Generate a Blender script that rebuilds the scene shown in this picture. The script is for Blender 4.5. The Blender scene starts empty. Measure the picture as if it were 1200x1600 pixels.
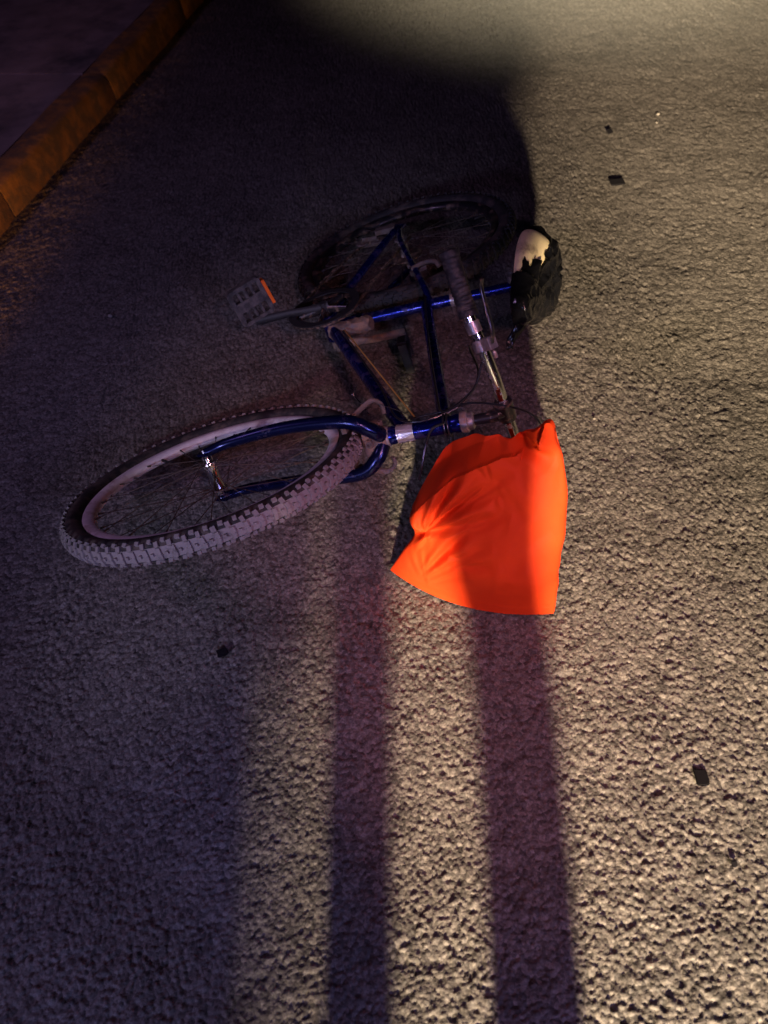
import bpy, bmesh, math, random
import numpy as np
from mathutils import Vector, Matrix, Quaternion
from mathutils import noise as mnoise
random.seed(7)
RNG = np.random.RandomState(11)
PI = math.pi
S = bpy.context.scene
C = S.collection

# ------------------------------------------------------------------ camera
cam_d = bpy.data.cameras.new("camera")
cam = bpy.data.objects.new("camera", cam_d)
C.objects.link(cam)
cam_d.sensor_fit = 'VERTICAL'
cam_d.sensor_height = 36.0
cam_d.lens = 1215.7 / 1600 * 36.0
cam_d.dof.use_dof = True
cam_d.dof.focus_distance = 1.62
cam_d.dof.aperture_fstop = 3.6
cam_d.clip_start = 0.02
cam_d.clip_end = 500
# columns: right, up, back
right = Vector((0.9961947, -0.06627375, -0.05660313))
down = Vector((-0.08715574, -0.75751239, -0.64697670))
fwd = Vector((0.0, 0.64944805, -0.76040597))
m = Matrix((right, -down, -fwd)).transposed().to_4x4()
m.translation = Vector((0, 0, 1.3735))
cam.matrix_world = m
S.camera = cam
S.view_settings.view_transform = 'Standard'
S.view_settings.look = 'None'
S.view_settings.exposure = 0.0
S.view_settings.gamma = 1.0

# ------------------------------------------------------------------ night sky
W = bpy.data.worlds.new("World")
S.world = W
W.use_nodes = True
wn = W.node_tree.nodes
wn.clear()
sky = wn.new('ShaderNodeTexSky')
sky.sky_type = 'NISHITA'
sky.sun_disc = False
sky.sun_elevation = math.radians(-6)
sky.sun_rotation = math.radians(200)
bgn = wn.new('ShaderNodeBackground')
bgn.inputs['Strength'].default_value = 0.06
won = wn.new('ShaderNodeOutputWorld')
W.node_tree.links.new(sky.outputs[0], bgn.inputs[0])
W.node_tree.links.new(bgn.outputs[0], won.inputs[0])

# ------------------------------------------------------------------ vehicle and street lamps, plus added fill lights
def lamp(name, kind, loc, target, energy, color, radius=0.06, angle=60, blend=0.3):
    d = bpy.data.lights.new(name, kind)
    d.energy = energy
    d.color = color
    d.shadow_soft_size = radius
    if kind == 'SPOT':
        d.spot_size = math.radians(angle)
        d.spot_blend = blend
    o = bpy.data.objects.new(name, d)
    C.objects.link(o)
    o.location = loc
    v = Vector(target) - Vector(loc)
    o.rotation_euler = v.to_track_quat('-Z', 'Y').to_euler()
    return o

HL = Vector((-0.33, -4.0, 1.70))
def beam(deg, dz): return HL + Vector((math.sin(math.radians(deg)), math.cos(math.radians(deg)), dz))
lamp("headlight_lamp", 'SPOT', HL, beam(15.0, -0.26), 5600, (1.0, 0.79, 0.53), 0.10, 32, 0.62)
lamp("headlight_far_beam", 'SPOT', HL, beam(14.8, -0.185), 6300, (1.0, 0.81, 0.58), 0.10, 15, 1.0)
lamp("beacon_blue_lamp", 'SPOT', (-1.6, -2.6, 1.9), (-0.28, 0.65, 0), 170, (0.38, 0.40, 1.0), 0.25, 44, 1.0)
lamp("violet_fill_lamp", 'SPOT', (1.6, -2.2, 1.9), (0.05, 0.60, 0), 165, (0.40, 0.36, 1.0), 0.20, 38, 1.0)  # added violet fill for the leg shadows, not a real beacon
lamp("beacon_red_lamp", 'SPOT', (0.75, -1.5, 2.6), (0.17, 0.90, 0.14), 235, (1.0, 0.38, 0.46), 0.16, 25, 1.0)
lamp("purple_fill_lamp", 'POINT', (-3.4, 1.2, 2.8), (0, 1, 0), 70, (0.72, 0.42, 0.95), 0.3)  # added point light that lifts the dark upper left with dim purple
lamp("wheel_fill_lamp", 'SPOT', (-1.45, -1.5, 1.5), (-0.40, 1.15, 0.16), 95, (0.86, 0.80, 1.0), 0.06, 19, 1.0)  # added narrow fill to brighten the front wheel, no real torch
lamp("amber_turn_lamp", 'SPOT', (-1.24, 0.70, 0.15), (-1.20, 3.4, 0.08), 190, (1.0, 0.38, 0.03), 0.05, 18, 1.0)
lamp("street_lamp_light", 'SPOT', (1.7, 7.8, 5.0), (1.66, 5.75, 0), 3000, (1.0, 0.87, 0.60), 0.15, 41, 1.0)

# ------------------------------------------------------------------ materials
def new_mat(name):
    mt = bpy.data.materials.new(name)
    mt.use_nodes = True
    return mt, mt.node_tree.nodes, mt.node_tree.links, mt.node_tree.nodes['Principled BSDF']

def mat(name, col, rough=0.5, metal=0.0, noise=0.0, nscale=40, dust=None, dust_amt=0.0, dscale=25, bump=0.0, bscale=200, coat=0.0, spec=0.5):
    mt, n, l, b = new_mat(name)
    b.inputs['Roughness'].default_value = rough
    b.inputs['Metallic'].default_value = metal
    b.inputs['Specular IOR Level'].default_value = spec
    if coat:
        b.inputs['Coat Weight'].default_value = coat
        b.inputs['Coat Roughness'].default_value = 0.12
    tc = n.new('ShaderNodeTexCoord')
    last = None
    rgb = n.new('ShaderNodeRGB')
    rgb.outputs[0].default_value = (*col, 1)
    last = rgb.outputs[0]
    if noise:
        nz = n.new('ShaderNodeTexNoise')
        nz.inputs['Scale'].default_value = nscale
        nz.inputs['Detail'].default_value = 6
        l.new(tc.outputs['Object'], nz.inputs['Vector'])
        mr = n.new('ShaderNodeMapRange')
        mr.inputs[1].default_value = 0.3
        mr.inputs[2].default_value = 0.7
        mr.inputs[3].default_value = 1 - noise
        mr.inputs[4].default_value = 1 + noise
        l.new(nz.outputs[0], mr.inputs[0])
        mx = n.new('ShaderNodeVectorMath')
        mx.operation = 'SCALE'
        l.new(last, mx.inputs[0])
        l.new(mr.outputs[0], mx.inputs['Scale'])
        last = mx.outputs[0]
    if dust:
        nz = n.new('ShaderNodeTexNoise')
        nz.inputs['Scale'].default_value = dscale
        nz.inputs['Detail'].default_value = 8
        nz.inputs['Roughness'].default_value = 0.65
        l.new(tc.outputs['Object'], nz.inputs['Vector'])
        mr = n.new('ShaderNodeMapRange')
        t = 0.72 - 0.5 * dust_amt
        mr.inputs[1].default_value = t - 0.1
        mr.inputs[2].default_value = t + 0.1
        l.new(nz.outputs[0], mr.inputs[0])
        mx = n.new('ShaderNodeMix')
        mx.data_type = 'RGBA'
        l.new(mr.outputs[0], mx.inputs[0])
        l.new(last, mx.inputs[6])
        mx.inputs[7].default_value = (*dust, 1)
        last = mx.outputs[2]
        rr = n.new('ShaderNodeMapRange')
        rr.inputs[3].default_value = rough
        rr.inputs[4].default_value = 0.9
        l.new(mr.outputs[0], rr.inputs[0])
        l.new(rr.outputs[0], b.inputs['Roughness'])
        if metal:
            rm = n.new('ShaderNodeMapRange')
            rm.inputs[3].default_value = metal
            rm.inputs[4].default_value = 0.0
            l.new(mr.outputs[0], rm.inputs[0])
            l.new(rm.outputs[0], b.inputs['Metallic'])
    l.new(last, b.inputs['Base Color'])
    if bump:
        nz = n.new('ShaderNodeTexNoise')
        nz.inputs['Scale'].default_value = bscale
        nz.inputs['Detail'].default_value = 5
        l.new(tc.outputs['Object'], nz.inputs['Vector'])
        bp = n.new('ShaderNodeBump')
        bp.inputs['Strength'].default_value = bump
        bp.inputs['Distance'].default_value = 0.002
        l.new(nz.outputs[0], bp.inputs['Height'])
        l.new(bp.outputs[0], b.inputs['Normal'])
    return mt

MUD = (0.30, 0.20, 0.13)
M = {}
M['blue'] = mat('blue_paint', (0.006, 0.014, 0.17), 0.24, 0.8, 0.15, 60, (0.10, 0.07, 0.05), 0.16, 30, coat=0.25)
M['dark_blue'] = mat('dark_blue_paint', (0.005, 0.009, 0.055), 0.26, 0.7, 0.15, 60, (0.10, 0.07, 0.05), 0.12, 30, coat=0.2)
M['black_paint'] = mat('black_paint', (0.012, 0.012, 0.014), 0.35, 0, 0.1, 60, MUD, 0.2, 40, coat=0.3)
M['steel'] = mat('steel', (0.72, 0.70, 0.68), 0.18, 1.0, 0.1, 80, MUD, 0.14, 70)
M['dull_steel'] = mat('dull_steel', (0.42, 0.41, 0.40), 0.38, 0.9, 0.2, 80, MUD, 0.34, 60)
M['spoke'] = mat('rusty_spoke', (0.09, 0.085, 0.08), 0.45, 0.6, 0.2, 80, (0.08, 0.05, 0.035), 0.45, 50)
M['dirty'] = mat('dirty_alloy', (0.16, 0.14, 0.13), 0.5, 0.5, 0.3, 80, (0.12, 0.085, 0.06), 0.5, 60)
M['muddy'] = mat('muddy_metal', (0.10, 0.09, 0.09), 0.5, 0.4, 0.2, 80, (0.24, 0.155, 0.10), 0.5, 55, bump=0.5, bscale=300)
M['rim'] = mat('aluminium_rim', (0.85, 0.79, 0.80), 0.5, 0.1, 0.15, 30, (0.40, 0.30, 0.24), 0.22, 18)
M['tyre'] = mat('tyre_rubber', (0.055, 0.048, 0.048), 0.9, 0, 0.3, 60, (0.21, 0.18, 0.175), 0.78, 30, bump=0.4, bscale=250)
M['tyre_wall'] = mat('tyre_wall_rubber', (0.018, 0.017, 0.017), 0.7, 0, 0.3, 60, (0.10, 0.075, 0.06), 0.30, 30, bump=0.3, bscale=250)
M['tyre_dark'] = mat('dark_tyre_rubber', (0.016, 0.015, 0.015), 0.8, 0, 0.3, 60, (0.06, 0.05, 0.042), 0.3, 25, bump=0.4, bscale=250)  # darker than the front tread, with a thinner dust tone
M['rubber'] = mat('grip_rubber', (0.02, 0.02, 0.021), 0.55, 0, 0.2, 60, (0.12, 0.10, 0.085), 0.25, 60)
M['plastic'] = mat('black_plastic', (0.012, 0.012, 0.013), 0.6, 0, 0.1, 60)
M['cable'] = mat('cable_housing', (0.012, 0.012, 0.013), 0.3)
M['foil'] = mat('silver_foil', (0.85, 0.83, 0.78), 0.2, 0.7, 0.05, 60, bump=0.8, bscale=160)
M['reflector'] = mat('orange_reflector', (0.95, 0.16, 0.015), 0.25, 0, 0.05, 60, coat=0.5)
M['clear'] = mat('clear_plastic', (0.05, 0.045, 0.042), 0.4, 0, 0.1, 60, (0.14, 0.115, 0.105), 0.35, 60, spec=0.35)
M['chain'] = mat('oily_chain', (0.06, 0.05, 0.045), 0.45, 0.7, 0.3, 120, MUD, 0.35, 70)
M['foam'] = mat('cream_foam', (0.74, 0.60, 0.34), 0.85, 0, 0.12, 25, (0.22, 0.15, 0.10), 0.20, 22, bump=0.35, bscale=220)
M['vinyl'] = mat('black_vinyl', (0.004, 0.004, 0.005), 0.13, 0, 0.1, 40, bump=0.2, bscale=140, spec=0.28)
M['pebble'] = mat('pale_pebble', (0.24, 0.21, 0.17), 0.8, 0, 0.3, 200)
M['chip'] = mat('black_plastic_chip', (0.008, 0.007, 0.008), 0.7, 0, 0.2, 150, spec=0.12)

def bag_material():
    mt, n, l, b = new_mat('orange_cloth')
    tc = n.new('ShaderNodeTexCoord')
    nz = n.new('ShaderNodeTexNoise')
    nz.inputs['Scale'].default_value = 9
    nz.inputs['Detail'].default_value = 7
    l.new(tc.outputs['Object'], nz.inputs['Vector'])
    cr = n.new('ShaderNodeValToRGB')
    cr.color_ramp.elements[0].position = 0.3
    cr.color_ramp.elements[0].color = (0.62, 0.043, 0.008, 1)
    cr.color_ramp.elements[1].position = 0.7
    cr.color_ramp.elements[1].color = (0.76, 0.062, 0.010, 1)
    l.new(nz.outputs[0], cr.inputs[0])
    l.new(cr.outputs[0], b.inputs['Base Color'])
    b.inputs['Roughness'].default_value = 0.62
    b.inputs['Sheen Weight'].default_value = 0.0
    b.inputs['Sheen Tint'].default_value = (1, 0.5, 0.3, 1)
    b.inputs['Specular IOR Level'].default_value = 0.1
    # woven cloth
    w1 = n.new('ShaderNodeTexWave'); w1.wave_type = 'BANDS'; w1.bands_direction = 'X'
    w2 = n.new('ShaderNodeTexWave'); w2.wave_type = 'BANDS'; w2.bands_direction = 'Z'
    for w in (w1, w2):
        w.inputs['Scale'].default_value = 260
        w.inputs['Distortion'].default_value = 0.6
        l.new(tc.outputs['Object'], w.inputs['Vector'])
    ad = n.new('ShaderNodeMath'); ad.operation = 'ADD'
    l.new(w1.outputs[1], ad.inputs[0]); l.new(w2.outputs[1], ad.inputs[1])
    n2 = n.new('ShaderNodeTexNoise'); n2.inputs['Scale'].default_value = 28; n2.inputs['Detail'].default_value = 5
    l.new(tc.outputs['Object'], n2.inputs['Vector'])
    b1 = n.new('ShaderNodeBump'); b1.inputs['Strength'].default_value = 0.12; b1.inputs['Distance'].default_value = 0.0006
    b2 = n.new('ShaderNodeBump'); b2.inputs['Strength'].default_value = 0.25; b2.inputs['Distance'].default_value = 0.006
    l.new(n2.outputs[0], b2.inputs['Height'])
    l.new(ad.outputs[0], b1.inputs['Height'])
    l.new(b2.outputs[0], b1.inputs['Normal'])
    l.new(b1.outputs[0], b.inputs['Normal'])
    # thin cloth lets some light through
    tr = n.new('ShaderNodeBsdfTranslucent')
    l.new(cr.outputs[0], tr.inputs['Color'])
    l.new(b1.outputs[0], tr.inputs['Normal'])
    ms = n.new('ShaderNodeMixShader'); ms.inputs[0].default_value = 0.12
    l.new(b.outputs[0], ms.inputs[1]); l.new(tr.outputs[0], ms.inputs[2])
    l.new(ms.outputs[0], n['Material Output'].inputs['Surface'])
    return mt
M['bag'] = bag_material()

def asphalt_material():
    mt, n, l, b = new_mat('worn_asphalt')
    tc = n.new('ShaderNodeTexCoord')
    P = tc.outputs['Object']
    def noise(scale, det, rough=0.6):
        z = n.new('ShaderNodeTexNoise'); z.inputs['Scale'].default_value = scale
        z.inputs['Detail'].default_value = det; z.inputs['Roughness'].default_value = rough
        l.new(P, z.inputs['Vector']); return z.outputs[0]
    big = noise(1.3, 6); mid = noise(18, 6); fine = noise(240, 3, 0.7)
    vo = n.new('ShaderNodeTexVoronoi'); vo.inputs['Scale'].default_value = 150; vo.feature = 'F1'
    l.new(P, vo.inputs['Vector'])
    cr = n.new('ShaderNodeValToRGB')
    cr.color_ramp.elements[0].position = 0.25; cr.color_ramp.elements[0].color = (0.050, 0.044, 0.039, 1)
    cr.color_ramp.elements[1].position = 0.75; cr.color_ramp.elements[1].color = (0.190, 0.166, 0.138, 1)
    l.new(fine, cr.inputs[0])
    sep = n.new('ShaderNodeSeparateColor')
    l.new(vo.outputs['Color'], sep.inputs[0])
    ad = n.new('ShaderNodeMath'); ad.operation = 'ADD'
    l.new(big, ad.inputs[0]); l.new(mid, ad.inputs[1])
    ad2 = n.new('ShaderNodeMath'); ad2.operation = 'MULTIPLY_ADD'; ad2.inputs[1].default_value = 0.95
    l.new(sep.outputs[0], ad2.inputs[0]); l.new(ad.outputs[0], ad2.inputs[2])
    mr = n.new('ShaderNodeMapRange')
    mr.inputs[1].default_value = 0.95; mr.inputs[2].default_value = 2.0
    mr.inputs[3].default_value = 0.45; mr.inputs[4].default_value = 1.55
    l.new(ad2.outputs[0], mr.inputs[0])
    sc = n.new('ShaderNodeVectorMath'); sc.operation = 'SCALE'
    l.new(cr.outputs[0], sc.inputs[0]); l.new(mr.outputs[0], sc.inputs['Scale'])
    l.new(sc.outputs[0], b.inputs['Base Color'])
    b.inputs['Roughness'].default_value = 0.6
    b.inputs['Specular IOR Level'].default_value = 0.35
    b1 = n.new('ShaderNodeBump'); b1.inputs['Strength'].default_value = 0.55; b1.inputs['Distance'].default_value = 0.0025
    b2 = n.new('ShaderNodeBump'); b2.inputs['Strength'].default_value = 0.5; b2.inputs['Distance'].default_value = 0.0018
    l.new(vo.outputs['Distance'], b1.inputs['Height']); b1.invert = True
    l.new(fine, b2.inputs['Height'])
    l.new(b1.outputs[0], b2.inputs['Normal'])
    l.new(b2.outputs[0], b.inputs['Normal'])
    return mt
M['asphalt'] = asphalt_material()
M['kerb'] = mat('worn_yellow_kerb_paint', (0.30, 0.15, 0.045), 0.8, 0, 0.3, 14, (0.13, 0.085, 0.05), 0.45, 16, bump=0.6, bscale=120)
M['pavement'] = mat('pavement_concrete', (0.28, 0.22, 0.20), 0.85, 0, 0.25, 6, (0.10, 0.09, 0.085), 0.3, 4, bump=0.5, bscale=90)

# ------------------------------------------------------------------ mesh helpers
def tag(o, label=None, cat=None, group=None, kind=None):
    if label: o['label'] = label
    if cat: o['category'] = cat
    if group: o['group'] = group
    if kind: o['kind'] = kind
    return o

class MB:
    def __init__(s):
        s.v = []; s.f = []; s.m = []
    def add(s, vs, fs, mi=0):
        o = len(s.v)
        s.v += [tuple(x) for x in vs]
        s.f += [tuple(i + o for i in f) for f in fs]
        s.m += [mi] * len(fs)
    def build(s, name, mats, parent=None, smooth=True, bevel=0):
        me = bpy.data.meshes.new(name)
        me.from_pydata(s.v, [], s.f)
        mats = mats if isinstance(mats, (list, tuple)) else [mats]
        for k in mats: me.materials.append(k)
        me.polygons.foreach_set('material_index', s.m)
        bm = bmesh.new(); bm.from_mesh(me)
        bmesh.ops.recalc_face_normals(bm, faces=bm.faces)
        if bevel:
            ed = [e for e in bm.edges if len(e.link_faces) == 2 and e.calc_face_angle(0) > 0.6]
            bmesh.ops.bevel(bm, geom=ed, offset=bevel, segments=2, affect='EDGES', clamp_overlap=True)
        bm.to_mesh(me); bm.free()
        me.polygons.foreach_set('use_smooth', [smooth] * len(me.polygons))
        if smooth: me.set_sharp_from_angle(angle=math.radians(42))
        o = bpy.data.objects.new(name, me)
        C.objects.link(o)
        if parent: o.parent = parent
        return o
    def tube(s, pts, r, n=12, mi=0, caps=True, flat=None):
        pts = [Vector(p) for p in pts]
        rs = r if isinstance(r, (list, tuple)) else [r] * len(pts)
        t0 = (pts[1] - pts[0]).normalized()
        a = Vector((0, 0, 1)) if abs(t0.z) < 0.9 else Vector((1, 0, 0))
        x = t0.cross(a).normalized()
        vs = []; prev = t0
        for i, p in enumerate(pts):
            t = (pts[min(i + 1, len(pts) - 1)] - pts[max(i - 1, 0)]).normalized()
            q = prev.rotation_difference(t)
            x = (q @ x); x = (x - t * x.dot(t)).normalized(); prev = t
            y = t.cross(x)
            for k in range(n):
                c = 2 * PI * k / n
                vs.append(p + (x * math.cos(c) + y * math.sin(c) * (flat or 1)) * rs[i])
        fs = []
        for i in range(len(pts) - 1):
            for k in range(n):
                k2 = (k + 1) % n
                fs.append((i * n + k, i * n + k2, (i + 1) * n + k2, (i + 1) * n + k))
        if caps:
            fs.append(tuple(range(n))[::-1])
            fs.append(tuple((len(pts) - 1) * n + k for k in range(n)))
        s.add(vs, fs, mi)
        return s
    def box(s, c, ax, ay, az, hx, hy, hz, mi=0):
        c = Vector(c); ax = Vector(ax).normalized(); ay = Vector(ay).normalized(); az = Vector(az).normalized()
        vs = [c + ax * hx * i + ay * hy * j + az * hz * k for k in (-1, 1) for j in (-1, 1) for i in (-1, 1)]
        s.add(vs, [(0, 2, 3, 1), (4, 5, 7, 6), (0, 1, 5, 4), (2, 6, 7, 3), (0, 4, 6, 2), (1, 3, 7, 5)], mi)
        return s
    def ring(s, c, e1, e2, prof, n=96, mi=0):
        """revolve a closed profile [(radius, axial)] about the axis through c"""
        c = Vector(c); e1 = Vector(e1).normalized(); e2 = Vector(e2).normalized(); ax = e1.cross(e2)
        k = len(prof); vs = []; fs = []
        for i in range(n):
            t = 2 * PI * i / n
            d = e1 * math.cos(t) + e2 * math.sin(t)
            for (r, a) in prof: vs.append(c + d * r + ax * a)
        for i in range(n):
            j = (i + 1) % n
            for q in range(k):
                q2 = (q + 1) % k
                fs.append((i * k + q, i * k + q2, j * k + q2, j * k + q))
        s.add(vs, fs, mi)
        return s
    def sphere(s, c, r, mi=0, seg=12, sc=(1, 1, 1)):
        vs = []; fs = []
        rings = seg // 2
        for i in range(rings + 1):
            th = PI * i / rings
            for k in range(seg):
                ph = 2 * PI * k / seg
                vs.append((c[0] + r * sc[0] * math.sin(th) * math.cos(ph), c[1] + r * sc[1] * math.sin(th) * math.sin(ph), c[2] + r * sc[2] * math.cos(th)))
        for i in range(rings):
            for k in range(seg):
                k2 = (k + 1) % seg
                fs.append((i * seg + k, i * seg + k2, (i + 1) * seg + k2, (i + 1) * seg + k))
        s.add(vs, fs, mi)
        return s

def curve(pts, n=8):
    """Catmull-Rom through the points"""
    P = [Vector(p) for p in pts]
    P = [P[0] * 2 - P[1]] + P + [P[-1] * 2 - P[-2]]
    out = []
    for i in range(1, len(P) - 2):
        for k in range(n):
            t = k / n
            out.append(0.5 * ((2 * P[i]) + (P[i + 1] - P[i - 1]) * t + (2 * P[i - 1] - 5 * P[i] + 4 * P[i + 1] - P[i + 2]) * t * t
                              + (-P[i - 1] + 3 * P[i] - 3 * P[i + 1] + P[i + 2]) * t ** 3))
    out.append(P[-2])
    return out

# ------------------------------------------------------------------ numpy noise for the road relief
def hash2(ix, iy, k):
    h = (ix.astype(np.int64) * 374761393 + iy.astype(np.int64) * 668265263 + k * 1274126177) & 0xFFFFFFFF
    h = ((h ^ (h >> 13)) * 1274126177) & 0xFFFFFFFF
    h = h ^ (h >> 16)
    return (h & 0xFFFFFF) / float(0xFFFFFF)
def vnoise(x, y, k):
    ix = np.floor(x); iy = np.floor(y); fx = x - ix; fy = y - iy
    fx = fx * fx * (3 - 2 * fx); fy = fy * fy * (3 - 2 * fy)
    a = hash2(ix, iy, k); b = hash2(ix + 1, iy, k); c = hash2(ix, iy + 1, k); d = hash2(ix + 1, iy + 1, k)
    return (a * (1 - fx) + b * fx) * (1 - fy) + (c * (1 - fx) + d * fx) * fy
def stones(x, y, k):
    """domed lumps of random height in a jittered grid"""
    ix = np.floor(x); iy = np.floor(y); best = np.zeros_like(x)
    for dx in (-1, 0, 1):
        for dy in (-1, 0, 1):
            cx = ix + dx; cy = iy + dy
            px = cx + hash2(cx, cy, k); py = cy + hash2(cx, cy, k + 1)
            r = 0.38 + 0.5 * hash2(cx, cy, k + 2)
            h = hash2(cx, cy, k + 3)
            d = ((x - px) ** 2 + (y - py) ** 2) / (r * r)
            best = np.maximum(best, np.clip(1 - d, 0, 1) ** 0.7 * (0.25 + 0.75 * h))
    return best

# ------------------------------------------------------------------ road: one sheet with real relief near the camera
def build_road():
    xs = np.concatenate([[-40, -12, -5, -3.2], np.arange(-2.6, -0.75, 0.006), np.arange(-0.75, 0.85, 0.0026), np.arange(0.85, 2.8, 0.006), [3.4, 5, 12, 40]])
    ys = [0.02]
    while ys[-1] < 5.6: ys.append(ys[-1] + 0.0022 + 0.0024 * max(ys[-1], 0))
    ys = np.concatenate([[-40, -12, -5, -2, -0.6, -0.15], np.array(ys), [6.2, 7.5, 10, 18, 40]])
    X, Y = np.meshgrid(xs, ys)
    wx = X + 0.004 * (vnoise(X * 120, Y * 120, 71) - 0.5); wy = Y + 0.004 * (vnoise(X * 120, Y * 120, 72) - 0.5)
    big = vnoise(wx * 7, wy * 7, 3)
    z = 0.0056 * stones(wx * 165, wy * 165, 11)
    z = np.maximum(z, 0.0066 * stones(wx * 104 + 5.3, wy * 104 + 1.7, 23) * (0.45 + 0.75 * big))
    z += 0.0018 * vnoise(wx * 210, wy * 210, 5) + 0.0012 * vnoise(wx * 380, wy * 380, 6)
    z -= 0.0034 * np.clip(vnoise(wx * 60, wy * 60, 8) - 0.62, 0, 1) * 2
    z += 0.004 * (vnoise(X * 3.1, Y * 3.1, 9) - 0.5) + 0.0035 * (vnoise(X * 13, Y * 13, 10) - 0.5)
    z -= 0.0072
    fade = np.clip((Y - 0.02) / 0.10, 0, 1) * np.clip((5.6 - Y) / 0.5, 0, 1) * np.clip((2.8 - np.abs(X)) / 0.3, 0, 1)
    z = -0.003 * (1 - fade) + z * fade
    nx, ny = len(xs), len(ys)
    co = np.stack([X, Y, z], -1).reshape(-1, 3).astype(np.float32)
    i = np.arange((ny - 1) * nx).reshape(ny - 1, nx)[:, :-1].reshape(-1)
    q = np.stack([i, i + 1, i + nx + 1, i + nx], -1).astype(np.int32)
    me = bpy.data.meshes.new('road')
    me.vertices.add(len(co)); me.vertices.foreach_set('co', co.ravel())
    me.loops.add(q.size); me.loops.foreach_set('vertex_index', q.ravel())
    me.polygons.add(len(q)); me.polygons.foreach_set('loop_start', np.arange(0, q.size, 4, dtype=np.int32))
    me.polygons.foreach_set('use_smooth', np.ones(len(q), dtype=bool))
    me.update(); me.validate()
    me.materials.append(M['asphalt'])
    o = bpy.data.objects.new('road', me); C.objects.link(o)
    tag(o, kind='structure')
build_road()

# ------------------------------------------------------------------ kerb and pavement on the far left
KA = Vector((-1.257, 2.591, 0)); KD = (Vector((-0.735, 4.967, 0)) - KA).normalized(); KN = Vector((-KD.y, KD.x, 0))  # KN points away from the road
def kerb_stone(t0, t1, name):
    prof = [(0, -0.05), (0.008, 0.04), (0.016, 0.085), (0.021, 0.100), (0.030, 0.110), (0.042, 0.1145), (0.080, 0.117), (0.118, 0.117), (0.125, 0.110), (0.125, -0.05)]
    mb = MB(); n = 14; vs = []; fs = []
    for i in range(n + 1):
        e = min(i, n - i)
        sh = 0.006 if e == 0 else 0.0
        t = t0 + (t1 - t0) * i / n
        for (a, b) in prof:
            w = 0.003 * math.sin(t * 9 + a * 60)
            vs.append(KA + KD * t + KN * (a + sh + w * 0.5) + Vector((0, 0, b - sh + (w if b > 0 else 0))))
    k = len(prof)
    for i in range(n):
        for q in range(k):
            q2 = (q + 1) % k
            fs.append((i * k + q, i * k + q2, (i + 1) * k + q2, (i + 1) * k + q))
    fs.append(tuple(range(k))); fs.append(tuple(n * k + q for q in range(k)))
    mb.add(vs, fs)
    o = mb.build(name, M['kerb']); tag(o, kind='structure')
    return o
tj = 1.14
L = 1.0
for k in range(-3, 5):
    kerb_stone(tj + k * L + 0.004, tj + (k + 1) * L - 0.004, 'kerb')
mb = MB()
for k in range(-3, 5):
    a = KA + KD * (tj + k * L + 0.003) + KN * 0.131; b = KA + KD * (tj + (k + 1) * L - 0.003) + KN * 0.131
    mb.box((a + b) / 2 + KN * 1.5 + Vector((0, 0, 0.03)), KD, KN, (0, 0, 1), (b - a).length / 2, 1.5, 0.075)
tag(mb.build('pavement', M['pavement'], smooth=False, bevel=0.006), kind='structure')

# ------------------------------------------------------------------ the bicycle, in its own frame: X forward, Y to its left, Z up, origin at the bottom bracket
bike = bpy.data.objects.new('bicycle', None)
C.objects.link(bike)
Bm = Matrix(((-0.4675091155, 0.2308899685, 0.8533024372), (-0.8831931832, -0.1629304631, -0.4397993467), (0.0374837039, -0.9592410993, 0.280091923)))
mw = Bm.to_4x4(); mw.translation = Vector((-0.0965350369, 1.7344220845, 0.1213635243))
bike.matrix_world = mw
tag(bike, 'blue and black mountain bicycle lying on its side on the asphalt', 'bicycle')

WR, TR = 0.308, 0.027
RH = Vector((-0.425, 0, 0.03))
FH = Vector((0.614, -0.010, 0.030)); FN = Vector((0.23, 0.97, 0.079)).normalized()     # front axle points to the bike's left
FE = Vector((0.973, -0.23, -0.009)); FE = (FE - FN * FE.dot(FN)).normalized()
U = Vector((-0.3256, 0, 0.9455))                    # steering axis
HB = Vector((0.446, 0, 0.394)); HT = Vector((0.400, 0, 0.527))
SU = Vector((-0.309, 0, 0.951))                      # seat tube
fork = None

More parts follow.
